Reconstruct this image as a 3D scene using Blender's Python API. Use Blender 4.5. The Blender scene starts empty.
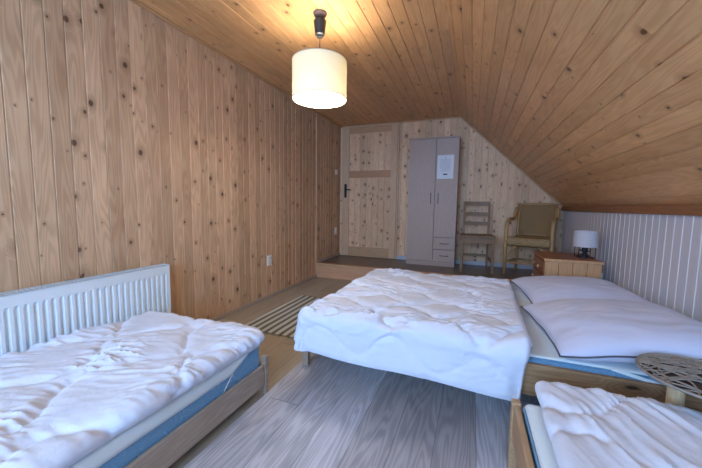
import bpy, math, random
from mathutils import Vector, Matrix, noise
random.seed(7)
PI = math.pi
sc = bpy.context.scene
C = sc.collection

# ------------------------------------------------------------------ mesh helpers
ORG = {}
class MB:
    def __init__(s): s.v = []; s.f = []; s.uv = {}
    def add(s, vs, fs, uvs=None):
        n = len(s.v); s.v += [Vector(v) for v in vs]
        for i, f in enumerate(fs):
            s.f.append([n + k for k in f])
            if uvs: s.uv[len(s.f) - 1] = uvs[i]
        return s
    def box(s, a, b, M=None):
        x0, y0, z0 = a; x1, y1, z1 = b
        vs = [Vector(p) for p in ((x0,y0,z0),(x1,y0,z0),(x1,y1,z0),(x0,y1,z0),(x0,y0,z1),(x1,y0,z1),(x1,y1,z1),(x0,y1,z1))]
        if M: vs = [M @ v for v in vs]
        return s.add(vs, [(3,2,1,0),(4,5,6,7),(0,1,5,4),(1,2,6,5),(2,3,7,6),(3,0,4,7)])
    def tube(s, pts, r, n=10, cap=True, ref=None):
        pts = [Vector(p) for p in pts]
        rs = r if isinstance(r, (list, tuple)) else [r] * len(pts)
        rings = []; prev = None
        for i, p in enumerate(pts):
            t = (pts[min(i+1, len(pts)-1)] - pts[max(i-1, 0)]).normalized()
            if prev is None:
                u = t.orthogonal().normalized()
            else:
                u = prev - t * prev.dot(t); u = u.normalized()
            prev = u; w = t.cross(u)
            rings.append([p + (u*math.cos(2*PI*k/n) + w*math.sin(2*PI*k/n)) * rs[i] for k in range(n)])
        vs = [q for rg in rings for q in rg]
        fs = [(i*n+k, i*n+(k+1) % n, (i+1)*n+(k+1) % n, (i+1)*n+k) for i in range(len(pts)-1) for k in range(n)]
        if cap:
            fs.append(tuple(reversed(range(n)))); fs.append(tuple((len(pts)-1)*n+k for k in range(n)))
        return s.add(vs, fs)
    def lathe(s, prof, c=(0,0,0), n=32, cap=False):
        c = Vector(c)
        vs = [c + Vector((r*math.cos(2*PI*k/n), r*math.sin(2*PI*k/n), z)) for r, z in prof for k in range(n)]
        m = len(prof)
        fs = [(i*n+k, i*n+(k+1) % n, (i+1)*n+(k+1) % n, (i+1)*n+k) for i in range(m-1) for k in range(n)]
        if cap:
            fs.append(tuple(reversed(range(n)))); fs.append(tuple((m-1)*n+k for k in range(n)))
        return s.add(vs, fs)
    def build(s, name, mat, parent=None, bevel=0, smooth=False, local=False, loc=None):
        o0 = Vector((0,0,0))
        if parent is not None and not local: o0 = ORG.get(parent.name, Vector((0,0,0)))
        if parent is None and loc is not None: o0 = Vector(loc)
        me = bpy.data.meshes.new(name)
        me.from_pydata([tuple(v - o0) for v in s.v], [], s.f)
        if s.uv:
            uvl = me.uv_layers.new(name='UVMap')
            for p in me.polygons:
                q = s.uv.get(p.index)
                if q:
                    for li, c in zip(p.loop_indices, q): uvl.data[li].uv = c
        me.materials.append(mat); me.update()
        o = bpy.data.objects.new(name, me); C.objects.link(o)
        if parent is not None:
            o.parent = parent
            if not local: ORG[o.name] = o0
        else:
            o.location = o0; ORG[o.name] = o0
        if smooth:
            for p in me.polygons: p.use_smooth = True
        if bevel:
            b = o.modifiers.new('bevel', 'BEVEL'); b.width = bevel; b.segments = 2; b.limit_method = 'ANGLE'; b.angle_limit = 0.7
        return o
def tag(o, label=None, cat=None, group=None, kind=None):
    if label: o['label'] = label
    if cat: o['category'] = cat
    if group: o['group'] = group
    if kind: o['kind'] = kind
    return o
def thing(name, loc, label, cat, rz=0, group=None):
    o = bpy.data.objects.new(name, None); C.objects.link(o)
    o.empty_display_size = .1; o.location = loc; o.rotation_euler = (0, 0, rz)
    ORG[o.name] = Vector(loc)
    return tag(o, label, cat, group)
def bx(name, a, b, mat, parent=None, bevel=.002, **k):
    return MB().box(a, b).build(name, mat, parent, bevel=bevel, **k)
def struct(o): o['kind'] = 'structure'; return o
def bez(p0, p1, p2, p3, n=12):
    p0, p1, p2, p3 = map(Vector, (p0, p1, p2, p3))
    return [p0*(1-t)**3 + p1*3*t*(1-t)**2 + p2*3*t*t*(1-t) + p3*t**3 for t in [i/n for i in range(n+1)]]

# ------------------------------------------------------------------ material helpers
def srgb(r, g, b):
    f = lambda c: (c/255/12.92) if c/255 <= .04045 else ((c/255+.055)/1.055)**2.4
    return (f(r), f(g), f(b), 1)
class N:
    def __init__(s, name):
        s.m = bpy.data.materials.new(name); s.m.use_nodes = True
        s.t = s.m.node_tree; s.t.nodes.clear()
        s.out = s.t.nodes.new('ShaderNodeOutputMaterial')
        s.b = s.t.nodes.new('ShaderNodeBsdfPrincipled')
        s.t.links.new(s.b.outputs[0], s.out.inputs[0])
    def put(s, sock, v):
        if isinstance(v, bpy.types.NodeSocket): s.t.links.new(v, sock)
        elif v is not None: sock.default_value = v
    def math(s, op, a, b=None, c=None, clamp=False):
        n = s.t.nodes.new('ShaderNodeMath'); n.operation = op; n.use_clamp = clamp
        for i, v in enumerate((a, b, c)):
            if v is not None: s.put(n.inputs[i], v)
        return n.outputs[0]
    def vmath(s, op, a, b=None):
        n = s.t.nodes.new('ShaderNodeVectorMath'); n.operation = op
        s.put(n.inputs[0], a)
        if b is not None: s.put(n.inputs[1], b)
        return n.outputs['Value'] if op == 'LENGTH' else n.outputs[0]
    def comb(s, x=0., y=0., z=0.):
        n = s.t.nodes.new('ShaderNodeCombineXYZ')
        for i, v in enumerate((x, y, z)): s.put(n.inputs[i], v)
        return n.outputs[0]
    def sep(s, v):
        n = s.t.nodes.new('ShaderNodeSeparateXYZ'); s.put(n.inputs[0], v); return n.outputs
    def coord(s, kind='Object'):
        return s.t.nodes.new('ShaderNodeTexCoord').outputs[kind]
    def noise(s, vec, scale=5., detail=3., rough=.5, dist=0., out='Fac'):
        n = s.t.nodes.new('ShaderNodeTexNoise'); s.put(n.inputs['Vector'], vec)
        n.inputs['Scale'].default_value = scale; n.inputs['Detail'].default_value = detail
        n.inputs['Roughness'].default_value = rough; n.inputs['Distortion'].default_value = dist
        return n.outputs[out]
    def white(s, vec):
        n = s.t.nodes.new('ShaderNodeTexWhiteNoise'); n.noise_dimensions = '3D'; s.put(n.inputs['Vector'], vec)
        return n.outputs['Value'], n.outputs['Color']
    def voro(s, vec, scale=1., rnd=1.):
        n = s.t.nodes.new('ShaderNodeTexVoronoi'); s.put(n.inputs['Vector'], vec)
        n.voronoi_dimensions = '2D'
        n.inputs['Scale'].default_value = scale; n.inputs['Randomness'].default_value = rnd
        return n.outputs
    def ramp(s, v, a, b, lo=0., hi=1.):
        n = s.t.nodes.new('ShaderNodeMapRange'); n.interpolation_type = 'SMOOTHSTEP'
        s.put(n.inputs[0], v); n.inputs[1].default_value = a; n.inputs[2].default_value = b
        n.inputs[3].default_value = lo; n.inputs[4].default_value = hi
        return n.outputs[0]
    def mix(s, f, a, b, mode='MIX'):
        n = s.t.nodes.new('ShaderNodeMix'); n.data_type = 'RGBA'; n.blend_type = mode
        s.put(n.inputs['Factor'], f); s.put(n.inputs['A'], a); s.put(n.inputs['B'], b)
        return n.outputs['Result']
    def bump(s, h, strength=.3, dist=.002):
        n = s.t.nodes.new('ShaderNodeBump'); n.inputs['Strength'].default_value = strength
        n.inputs['Distance'].default_value = dist; s.put(n.inputs['Height'], h)
        s.t.links.new(n.outputs[0], s.b.inputs['Normal'])
    def set(s, **k):
        names = dict(color='Base Color', rough='Roughness', metal='Metallic', spec='Specular IOR Level', emis='Emission Color',
                     estr='Emission Strength', sheen='Sheen Weight', trans='Transmission Weight', coat='Coat Weight', sss='Subsurface Weight')
        for a, v in k.items(): s.put(s.b.inputs[names[a]], v)
        return s

def boards_mat(name, p, L, base, light, knot, knot_amt=.55, knot_cell=.22, knot_r=.011, rough=.55, fig=1., var=.25, groove=None, gw=.03, seam=False, pale=0.):
    """pine boards; UV in metres: u across, v along"""
    n = N(name)
    u, v, _ = n.sep(n.coord('UV'))
    ui = n.math('FLOOR', n.math('DIVIDE', u, p))
    fr = n.math('FRACT', n.math('DIVIDE', u, p))
    r1, c1 = n.white(n.comb(ui, 3.3, 1.7))
    if L:
        vs = n.math('ADD', n.math('DIVIDE', v, L), n.math('MULTIPLY', r1, 7.3))
        si = n.math('FLOOR', vs)
    else: si = 0.
    r2, c2 = n.white(n.comb(ui, si, 5.1))
    r3, _c = n.white(n.comb(ui, si, 9.4))
    off = n.comb(n.math('MULTIPLY', r2, 37.), n.math('MULTIPLY', r3, 53.), 0.)
    P = n.vmath('ADD', n.comb(u, v, 0.), off)
    # knots
    sv = n.vmath('MULTIPLY', P, (1/(p*.93), 1/knot_cell, 1.))
    vo = n.voro(sv)
    pos = vo['Position']; vc = n.sep(vo['Color'])
    d = n.vmath('MULTIPLY', n.vmath('SUBTRACT', sv, pos), (p*.93, knot_cell*.75, 0.))
    wob = n.noise(P, 90., 2.)
    dl = n.math('ADD', n.vmath('LENGTH', d), n.math('MULTIPLY', n.math('SUBTRACT', wob, .5), .006))
    kr = n.math('MULTIPLY', n.math('ADD', n.math('POWER', vc[0], 2.4), .2), knot_r)
    has = n.math('GREATER_THAN', vc[1], 1-knot_amt)
    rat = n.math('DIVIDE', dl, kr)
    core = n.math('MULTIPLY', n.ramp(rat, 1.0, .55), has)
    halo = n.math('MULTIPLY', n.ramp(rat, 3.2, .8), has)
    # figure : contour lines of stretched noise, bent around knots
    w = n.math('MULTIPLY', halo, .35)
    g0 = n.noise(n.vmath('MULTIPLY', P, (11., .9, 1.)), 1., 2., .4)
    rings = n.math('SINE', n.math('MULTIPLY', n.math('ADD', g0, w), 95.))
    rings = n.ramp(rings, -1., 1.)
    fine = n.noise(n.vmath('MULTIPLY', P, (320., 9., 1.)), 1., 3., .6)
    blot = n.noise(n.vmath('MULTIPLY', P, (9., 3.2, 1.)), 1., 2., .5)
    f = n.math('ADD', n.math('MULTIPLY', rings, .34*fig), n.math('MULTIPLY', fine, .35*fig))
    f = n.math('ADD', f, n.math('MULTIPLY', n.math('SUBTRACT', blot, .5), .9*fig), clamp=True)
    col = n.mix(f, light, base)
    tone = n.math('ADD', n.math('MULTIPLY', r2, var*2), 1-var)
    col = n.mix(1., col, n.comb(tone, n.math('POWER', tone, 1.12), n.math('POWER', tone, 1.25)), 'MULTIPLY')
    col = n.mix(n.math('MULTIPLY', halo, .45), col, n.mix(.45, base, knot))
    col = n.mix(n.math('MULTIPLY', core, .88), col, knot)
    if seam or groove:
        e = n.math('MINIMUM', fr, n.math('SUBTRACT', 1., fr))
        s_ = n.ramp(e, gw, gw*.35)
        if L and seam:
            fv = n.math('FRACT', vs); ev = n.math('MINIMUM', fv, n.math('SUBTRACT', 1., fv))
            s_ = n.math('MAXIMUM', s_, n.ramp(ev, .0022/L*1.2, .0008/L))
        col = n.mix(n.math('MULTIPLY', s_, .85), col, groove)
    n.set(color=col, rough=rough)
    n.put(n.b.inputs['Roughness'], n.math('ADD', n.math('MULTIPLY', fine, .15), rough-.07))
    n.bump(n.math('SUBTRACT', fine, n.math('MULTIPLY', core, .5)), .25, .0006)
    return n.m

WALL = boards_mat('pine_wall', .0838, 0, srgb(172,134,102), srgb(216,180,146), srgb(78,46,30), .62, .24, .0155, .5, 1., .13)
WALLB = boards_mat('pine_wall_pale', .085, 0, srgb(204,158,124), srgb(230,196,160), srgb(92,44,34), .9, .15, .0145, .5, 1., .14)
CEIL = boards_mat('pine_ceiling', .0875, 1.7, srgb(196,140,92), srgb(226,178,126), srgb(84,50,30), .5, .30, .014, .36, 1., .10)
VINYL = boards_mat('grey_plank_vinyl', .165, 1.15, srgb(146,143,150), srgb(196,193,199), srgb(140,134,140), .05, .6, .012, .42, 1.3, .2, groove=srgb(90,87,94), gw=.010, seam=True)
LAMIN = boards_mat('brown_laminate', .19, 1.2, srgb(148,136,118), srgb(176,164,146), srgb(110,88,68), .1, .4, .01, .4, .7, .10, groove=srgb(112,94,76), gw=.008, seam=True)
DARKF = boards_mat('dark_laminate', .12, 1.0, srgb(96,80,74), srgb(118,102,94), srgb(70,56,50), .05, .4, .01, .3, .6, .10, groove=srgb(44,34,28), gw=.008, seam=True)

def wood_mat(name, base, light, axis='x', rough=.5, scale=1., knots=0):
    n = N(name)
    s = {'x': (1.2, 22., 22.), 'y': (22., 1.2, 22.), 'z': (22., 22., 1.2)}[axis]
    P = n.coord('Object')
    g = n.noise(n.vmath('MULTIPLY', P, tuple(k*scale for k in s)), 1., 3., .55)
    r = n.ramp(n.math('SINE', n.math('MULTIPLY', g, 60.)), -1., 1.)
    fine = n.noise(n.vmath('MULTIPLY', P, tuple(k*scale*9 for k in s)), 1., 2.)
    f = n.math('ADD', n.math('MULTIPLY', r, .4), n.math('MULTIPLY', fine, .5), clamp=True)
    col = n.mix(f, light, base)
    n.set(color=col, rough=rough); n.bump(fine, .2, .0005)
    return n.m
def plain(name, col, rough=.5, metal=0., nz=0., **k):
    n = N(name); c = col
    if nz:
        q = n.noise(n.coord('Object'), 14., 3.)
        c = n.mix(q, tuple(x*(1-nz) for x in col[:3])+(1,), tuple(min(1, x*(1+nz)) for x in col[:3])+(1,))
    n.set(color=c, rough=rough, metal=metal, **k); return n.m
PINE = wood_mat('pine_trim', srgb(176,128,88), srgb(206,162,118), 'y')
PINEX = wood_mat('pine_across', srgb(178,134,98), srgb(210,170,130), 'x')
PINEZ = wood_mat('pine_upright', srgb(198,158,126), srgb(222,190,156), 'z')
DOORX = wood_mat('door_rail_pine', srgb(172,124,90), srgb(196,152,114), 'x')
STEPR = wood_mat('step_riser_pine', srgb(186,136,104), srgb(214,168,132), 'x', scale=.6)
FASC = wood_mat('fascia_brown', srgb(128,82,50), srgb(160,108,70), 'y')
GREYW = wood_mat('greyed_rail_wood', srgb(150,132,118), srgb(186,168,150), 'y', .5)
BEDW = wood_mat('bed_pine', srgb(150,118,88), srgb(182,148,112), 'x', .5)
BEDY = wood_mat('bed_pine_long', srgb(158,124,92), srgb(190,156,118), 'y', .5)
POSTW = wood_mat('post_pine', srgb(196,164,124), srgb(222,194,156), 'z', .5)
WARD = wood_mat('wardrobe_beech', srgb(172,150,140), srgb(188,168,158), 'z', .5, 1.6)
CHW = wood_mat('chair_wood', srgb(122,96,72), srgb(152,122,94), 'z', .5)
NIGHT = wood_mat('nightstand_pine', srgb(186,136,94), srgb(210,164,120), 'z', .42)
NTOP = wood_mat('nightstand_top', srgb(140,84,50), srgb(168,108,68), 'y', .32)
RATT = wood_mat('rattan_cane', srgb(160,122,80), srgb(204,166,114), 'z', .45)
WHITE = plain('white_plastic', srgb(236,236,234), .35)
RAD = plain('radiator_enamel', srgb(226,234,240), .3)
RADD = plain('radiator_grille', srgb(196,204,212), .4)
BASEB = plain('baseboard_grey', srgb(176,160,148), .5, nz=.06)
BASEW = plain('baseboard_white', srgb(190,192,204), .45)
BLACK = plain('black_plastic', srgb(30,32,38), .4)
METAL = plain('dark_metal', srgb(58,58,64), .35, .8)
CHROME = plain('brushed_metal', srgb(120,116,114), .3, .9)
PAPER = plain('paper', srgb(228,232,242), .6)
INK = plain('grey_ink', srgb(176,182,196), .7)
INKD = plain('dark_ink', srgb(84,88,98), .7)
BEIGE = plain('ceiling_rose', srgb(120,96,88), .5)

def fabric(name, col, weave=900., bs=.25, rough=.85, tint=.03, big=0.):
    n = N(name); P = n.coord('Object')
    a = n.noise(P, weave*.25, 2.); b = n.noise(P, 6., 3.)
    c = n.mix(b, tuple(x*(1-tint) for x in col[:3])+(1,), tuple(min(1, x*(1+tint)) for x in col[:3])+(1,))
    n.set(color=c, rough=rough, sheen=.15, spec=.2)
    h = a
    if big:
        w = n.noise(P, 26., 4., .6, 1.2)
        h = n.math('ADD', n.math('MULTIPLY', a, .1), n.math('MULTIPLY', w, big*2))
    n.bump(h, bs, .002); return n.m
COTTON = fabric('white_cotton', srgb(216,222,240), big=1.2, bs=.35)
COTTON2 = fabric('white_pillow_cotton', srgb(208,212,236), big=.9, bs=.25)
PROT = fabric('mattress_protector_cloth', srgb(222,232,236), big=.3)
PIPING = fabric('grey_piping', srgb(92,92,104))
def blue_mat():
    n = N('blue_mattress_ticking'); P = n.coord('Object')
    w = n.noise(P, 5., 2., .5, 2.5)
    l = n.ramp(n.math('ABSOLUTE', n.math('SINE', n.math('MULTIPLY', w, 38.))), 0., .35)
    c = n.mix(l, srgb(134,176,208), srgb(110,156,192))
    n.set(color=c, rough=.7, sheen=.1); n.bump(l, .6, .004); return n.m
BLUE = blue_mat()
def rug_mat():
    n = N('striped_rug_weave'); P = n.coord('Object'); x, y, z = n.sep(P)
    wob = n.math('MULTIPLY', n.math('SUBTRACT', n.noise(P, 12., 2.), .5), .006)
    f = n.math('FRACT', n.math('DIVIDE', n.math('ADD', x, wob), .067))
    m = n.math('MULTIPLY', n.ramp(f, .06, .14), n.ramp(f, .64, .56))
    m2 = n.math('MULTIPLY', n.ramp(f, .66, .70), n.ramp(f, .80, .76))
    c = n.mix(m, srgb(116,110,94), srgb(226,226,218)); c = n.mix(m2, c, srgb(140,138,126))
    rib = n.math('SINE', n.math('MULTIPLY', y, 900.)); sp = n.noise(P, 220., 2.)
    c = n.mix(n.math('MULTIPLY', sp, .35), c, srgb(70,66,58))
    n.set(color=c, rough=.95); n.bump(n.math('ADD', rib, sp), .7, .002); return n.m
RUG = rug_mat()
def shade_mat(name, col, tr, em=None):
    n = N(name); P = n.coord('Object'); x, y, z = n.sep(P)
    w = n.noise(n.vmath('MULTIPLY', P, (1., 1., 1.)), 120., 3., .6)
    slub = n.noise(n.vmath('MULTIPLY', P, (30., 30., 300.)), 1., 2.)
    c = n.mix(n.math('MULTIPLY', slub, .5), col, tuple(k*.8 for k in col[:3])+(1,))
    df = n.t.nodes.new('ShaderNodeBsdfDiffuse'); tl = n.t.nodes.new('ShaderNodeBsdfTranslucent'); mx = n.t.nodes.new('ShaderNodeMixShader')
    n.put(df.inputs[0], c); n.put(tl.inputs[0], c); mx.inputs[0].default_value = tr
    n.t.links.new(df.outputs[0], mx.inputs[1]); n.t.links.new(tl.outputs[0], mx.inputs[2]); n.t.links.new(mx.outputs[0], n.out.inputs[0])
    return n.m
SHADE = shade_mat('cream_linen_shade', srgb(238,232,212), .22)
SHADE2 = shade_mat('white_fabric_shade', srgb(232,232,240), .3)
def emit(name, col, st):
    n = N(name); n.set(color=(0,0,0,1), emis=col, estr=st); return n.m
def white_panel():
    n = N('white_panelling'); u, v, _ = n.sep(n.coord('UV'))
    fr = n.math('FRACT', n.math('DIVIDE', u, .0785)); e = n.math('MINIMUM', fr, n.math('SUBTRACT', 1., fr))
    g = n.ramp(e, .075, .045)
    fine = n.noise(n.comb(n.math('MULTIPLY', u, 60.), n.math('MULTIPLY', v, 5.), 0.), 1., 3.)
    c = n.mix(fine, srgb(208,206,212), srgb(216,214,220))
    c = n.mix(g, c, srgb(230,229,235)); n.set(color=c, rough=.5); return n.m
WPAN = white_panel()
def weave_mat(name, a, b, sx=160., sz=160., rough=.6):
    n = N(name); x, y, z = n.sep(n.coord('UV'))
    s1 = n.math('SINE', n.math('MULTIPLY', x, sx)); s2 = n.math('SINE', n.math('MULTIPLY', y, sz))
    h = n.ramp(n.math('MULTIPLY', s1, s2), -.7, .7)
    q = n.noise(n.coord('Object'), 40., 3.)
    c = n.mix(h, a, b); c = n.mix(n.math('MULTIPLY', q, .4), c, a)
    n.set(color=c, rough=rough); n.bump(h, .8, .003); return n.m
CANE = weave_mat('woven_cane', srgb(124,94,58), srgb(190,152,104), 330., 330.)
CANES = weave_mat('woven_cane_seat', srgb(140,110,74), srgb(206,174,126), 220., 150.)
WIRE = plain('grey_wicker', srgb(150,140,130), .7, nz=.2)

# ------------------------------------------------------------------ room measures
XR, YB, YF, H, KX, KH, YS, HS = 3.09, 4.67, -1.6, 2.25, 1.804, .985, 3.84, .195
SL = math.hypot(XR-KX, H-.02-1.0)
def boardwall(name, mat, p, u0, u1, o, U, V, Nn, v0, v1, gd=.004, gwid=.004, uoff=0., vf=None):
    """grooved boards: o + U*u + V*v, Nn into the room"""
    o, U, V, Nn = map(Vector, (o, U, V, Nn)); mb = MB()
    k = math.floor((u0+uoff)/p); xs = []
    while k*p-uoff <= u1+1e-6:
        c = k*p-uoff
        for du, dp in ((-gwid, 0), (-gwid*.25, gd), (gwid*.25, gd), (gwid, 0)):
            if u0 <= c+du <= u1: xs.append((c+du, dp))
        k += 1
    if xs[0][0] > u0: xs.insert(0, (u0, 0))
    if xs[-1][0] < u1: xs.append((u1, 0))
    vs = []; 
    for u, dp in xs:
        a = v0; b = vf(u) if vf else v1
        vs += [o+U*u+V*a-Nn*dp, o+U*u+V*b-Nn*dp]
    fs = []; uvs = []
    flip = U.cross(V).dot(Nn) < 0
    for i in range(len(xs)-1):
        f = (2*i, 2*i+2, 2*i+3, 2*i+1)
        b0 = vf(xs[i][0]) if vf else v1; b1 = vf(xs[i+1][0]) if vf else v1
        q = ((xs[i][0]+uoff, v0), (xs[i+1][0]+uoff, v0), (xs[i+1][0]+uoff, b1), (xs[i][0]+uoff, b0))
        if flip: f = f[::-1]; q = q[::-1]
        fs.append(f); uvs.append(q)
    mb.add(vs, fs, uvs)
    return struct(mb.build(name, mat))
boardwall('wall_left', WALL, .0838, YF-.05, YB+.03, (0,0,0), (0,1,0), (0,0,1), (1,0,0), -.05, H+.03, uoff=10.022)
sl = (H-.02-1.0)/(XR-KX)
boardwall('wall_back', WALLB, .085, -.05, XR+.05, (0,YB,0), (1,0,0), (0,0,1), (0,-1,0), -.05, 0, uoff=.03, vf=lambda x: H+.03 if x < KX else H+.03-(x-KX)*sl)
boardwall('ceiling', CEIL, .0875, -.05, KX, (0,0,H), (1,0,0), (0,1,0), (0,0,-1), YF-.05, YB+.05, uoff=.02, gd=.005, gwid=.005)
sv = Vector((XR-KX, 0, -(H-.02-1.0))).normalized(); sn = Vector((-(H-.02-1.0), 0, -(XR-KX))).normalized()
boardwall('ceiling_slope', CEIL, .0875, -.004, SL+.05, (KX,0,H), sv, (0,1,0), sn, YF-.05, YB+.05, uoff=5.3, gd=.005, gwid=.005)
boardwall('wall_right', WPAN, .0785, YF-.05, YB+.03, (XR,0,0), (0,1,0), (0,0,1), (-1,0,0), -.05, 1.05, uoff=10.0, gd=.003, gwid=.005)
def flat(name, mat, pts, swap=False):
    mb = MB(); uv = [((p[1], p[0]) if swap else (p[0], p[1])) for p in pts]
    mb.add(pts, [tuple(range(len(pts)))], [uv]); return struct(mb.build(name, mat))
flat('floor', LAMIN, [(-.05,YF-.05,0),(XR+.05,YF-.05,0),(XR+.05,YS+.3,0),(-.05,YS+.3,0)])
mb = MB()
x0,x1,y0,y1 = 1.035, XR, YF, 2.3
mb.add([(x0,y0,.003),(x1,y0,.003),(x1,y1,.003),(x0,y1,.003),(x0,y0,0),(x1,y0,0),(x1,y1,0),(x0,y1,0)],
       [(0,1,2,3),(4,5,1,0),(5,6,2,1),(6,7,3,2),(7,4,0,3)],
       [[(x0-.09,y0),(x1-.09,y0),(x1-.09,y1),(x0-.09,y1)]]+[[(0,0),(1,0),(1,.1),(0,.1)]]*4)
struct(mb.build('floor_vinyl', VINYL))
flat('floor_platform', DARKF, [(-.05,YS+.01,HS),(XR+.05,YS+.01,HS),(XR+.05,YB+.05,HS),(-.05,YB+.05,HS)])
struct(bx('trim_1', (0,YS,0),(XR,YS+.03,HS-.025), STEPR, bevel=.002))
struct(bx('trim_2', (0,YS-.015,HS-.025),(XR,YS+.06,HS+.004), PINEX, bevel=.005))
# wall behind the camera with the window that lights the room
WX0, WX1, WZ0, WZ1 = .35, 2.35, .75, 2.0
def back_strip(name, a, b):
    boardwall(name, WALL, .0838, a[0], b[0], (0,YF,0), (1,0,0), (0,0,1), (0,1,0), a[1], b[1])
mbw = MB()
for a, b in (((-.05,-.05),(WX0,H+.05)), ((WX1,-.05),(XR+.05,H+.05)), ((WX0,-.05),(WX1,WZ0)), ((WX0,WZ1),(WX1,H+.05))):
    mbw.add([(a[0],YF,a[1]),(b[0],YF,a[1]),(b[0],YF,b[1]),(a[0],YF,b[1])], [(0,1,2,3)], [[(a[0],a[1]),(b[0],a[1]),(b[0],b[1]),(a[0],b[1])]])
struct(mbw.build('wall_front', WALL))
wf = MB()
for a, b in (((WX0,YF-.06,WZ0),(WX0+.06,YF+.01,WZ1)), ((WX1-.06,YF-.06,WZ0),(WX1,YF+.01,WZ1)), ((WX0,YF-.06,WZ0),(WX1,YF+.01,WZ0+.06)),
             ((WX0,YF-.06,WZ1-.06),(WX1,YF+.01,WZ1)), (((WX0+WX1)/2-.04,YF-.05,WZ0),((WX0+WX1)/2+.04,YF,WZ1))): wf.box(a, b)
win = struct(wf.build('window_1', WHITE, bevel=.003))
g = N('window_glass'); tr = g.t.nodes.new('ShaderNodeBsdfTransparent'); gl = g.t.nodes.new('ShaderNodeBsdfGlossy'); gl.inputs['Roughness'].default_value = .02
mx = g.t.nodes.new('ShaderNodeMixShader'); mx.inputs[0].default_value = .06
g.t.links.new(tr.outputs[0], mx.inputs[1]); g.t.links.new(gl.outputs[0], mx.inputs[2]); g.t.links.new(mx.outputs[0], g.out.inputs[0])
bx('glass', (WX0+.05,YF-.03,WZ0+.05),(WX1-.05,YF-.025,WZ1-.05), g.m, win, bevel=0)
# trims and baseboards
struct(bx('baseboard_left', (0,YF,0),(.014,YS,.032), BASEB, bevel=.004))
struct(bx('baseboard_alcove', (0,YS+.06,HS),(.014,YB,HS+.035), BASEB, bevel=.003))
struct(bx('baseboard_back', (.955,YB-.014,HS),(XR,YB,HS+.055), BASEW, bevel=.003))
struct(bx('trim_3', (0,YS-.012,HS),(.010,YS+.012,H), PINEZ, bevel=.003))
struct(bx('trim_4', (0,YF,H-.022),(.022,YB,H), PINE, bevel=.006))
struct(bx('trim_5', (0,YB-.015,H-.02),(KX,YB,H), PINEX, bevel=.004))
tm = MB(); M = Matrix.Translation((KX,YB-.015,H-.012)) @ Matrix.Rotation(math.atan2((H-.02-1.0), (XR-KX)), 4, 'Y')
tm.box((0,0,-.012),(SL-.02,.014,.008), M); struct(tm.build('trim_6', PINEX, bevel=.003))
struct(bx('trim_7', (XR-.03,YF,KH-.01),(XR,YB,KH+.045), FASC, bevel=.004))

# ------------------------------------------------------------------ door (set in the back wall)
door = MB().box((.05,YB-.012,HS),(.95,YB-.002,H-.03)).build('door_1', WALLB); struct(door)
fr = MB()
for a, b in (((.04,YB-.03,HS),(.062,YB,H-.012)), ((.935,YB-.03,HS),(.957,YB,H-.012)), ((.04,YB-.03,H-.034),(.957,YB,H-.012))): fr.box(a, b)
fr.build('door_frame', PINEZ, door, bevel=.003)
st = MB(); st.box((.062,YB-.035,HS+.008),(.165,YB-.01,H-.036)); st.box((.835,YB-.035,HS+.008),(.932,YB-.01,H-.036)); st.build('stile', PINEZ, door, bevel=.003)
for z0, z1, mt in ((HS+.008,.345,PINEX), (1.44,1.545,DOORX), (H-.13,H-.036,PINEX)):
    bx('rail', (.165,YB-.034,z0),(.835,YB-.01,z1), mt, door, bevel=.003)
pn = MB(); 
for z0, z1, off in ((.345,1.44,0.), (1.545,H-.13,3.7)):
    nb = 7; w = .67/nb
    for i in range(nb):
        x = .165+i*w; vs = [(x+.002,YB-.024,z0),(x+w-.002,YB-.024,z0),(x+w-.002,YB-.024,z1),(x+.002,YB-.024,z1),(x-.001,YB-.018,z0),(x-.001,YB-.018,z1),(x+w,YB-.018,z0),(x+w,YB-.018,z1)]
        pn.add(vs, [(0,1,2,3),(4,0,3,5),(1,6,7,2)], [[(i*.085+.004+off*.085*9,z0+off),(i*.085+.081+off*.085*9,z0+off),(i*.085+.081+off*.085*9,z1+off),(i*.085+.004+off*.085*9,z1+off)]]+[[(i*.085+.002,z0)]*4]*2)
pn.build('panel', WALLB, door)
hd = bx('lock_plate', (.088,YB-.040,1.13),(.128,YB-.034,1.345), METAL, door, bevel=.003)
MB().tube([(.108,YB-.038,1.255),(.108,YB-.075,1.255),(.118,YB-.085,1.255),(.215,YB-.085,1.250)], .009, 10).build('door_handle', METAL, hd, smooth=True)

# ------------------------------------------------------------------ light switch and sockets
def socket(name, y, z, label, cat, w=.062, h=.062, n=1, holes=True):
    z0 = z-h*n/2
    t = thing(name, (0,y,z0), label, cat)
    bx('plate', (.0,y-w/2,z0),(.010,y+w/2,z0+h*n), WHITE, t, bevel=.003)
    for i in range(n):
        zc = z0+h*(i+.5)
        if holes:
            s_ = MB().tube([(.010,y,zc),(.013,y,zc)], .021, 20).build('outlet', WHITE, t)
            MB().tube([(.0132,y-.009,zc),(.0138,y-.009,zc)], .0035, 8).tube([(.0132,y+.009,zc),(.0138,y+.009,zc)], .0035, 8).build('hole', BLACK, s_)
        else: bx('rocker', (.010,y-.02,zc-.022),(.015,y+.02,zc+.022), WHITE, t, bevel=.002)
socket('wall_socket', 2.76, .405, 'white double wall socket low on the pine wall above the striped rug', 'wall socket', .07, .056, 2)
socket('light_switch', 4.50, 1.52, 'white light switch on the alcove side wall beside the door handle', 'light switch', .08, .08, 1, False)
socket('wall_socket', 4.50, .60, 'small white wall socket low on the alcove side wall, under the light switch', 'wall socket', .075, .11, 1)
t = thing('plug_adapter', (XR,3.31,.37), 'white plug adapter on the white panelling just beside the nightstand', 'plug')
MB().box((XR-.012,3.265,.365),(XR,3.335,.45)).build('socket_plate', WHITE, t, bevel=.003)
MB().tube([(XR-.012,3.30,.41),(XR-.06,3.30,.41)], [.027,.024], 16).build('plug_body', WHITE, t, bevel=.004)

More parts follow.
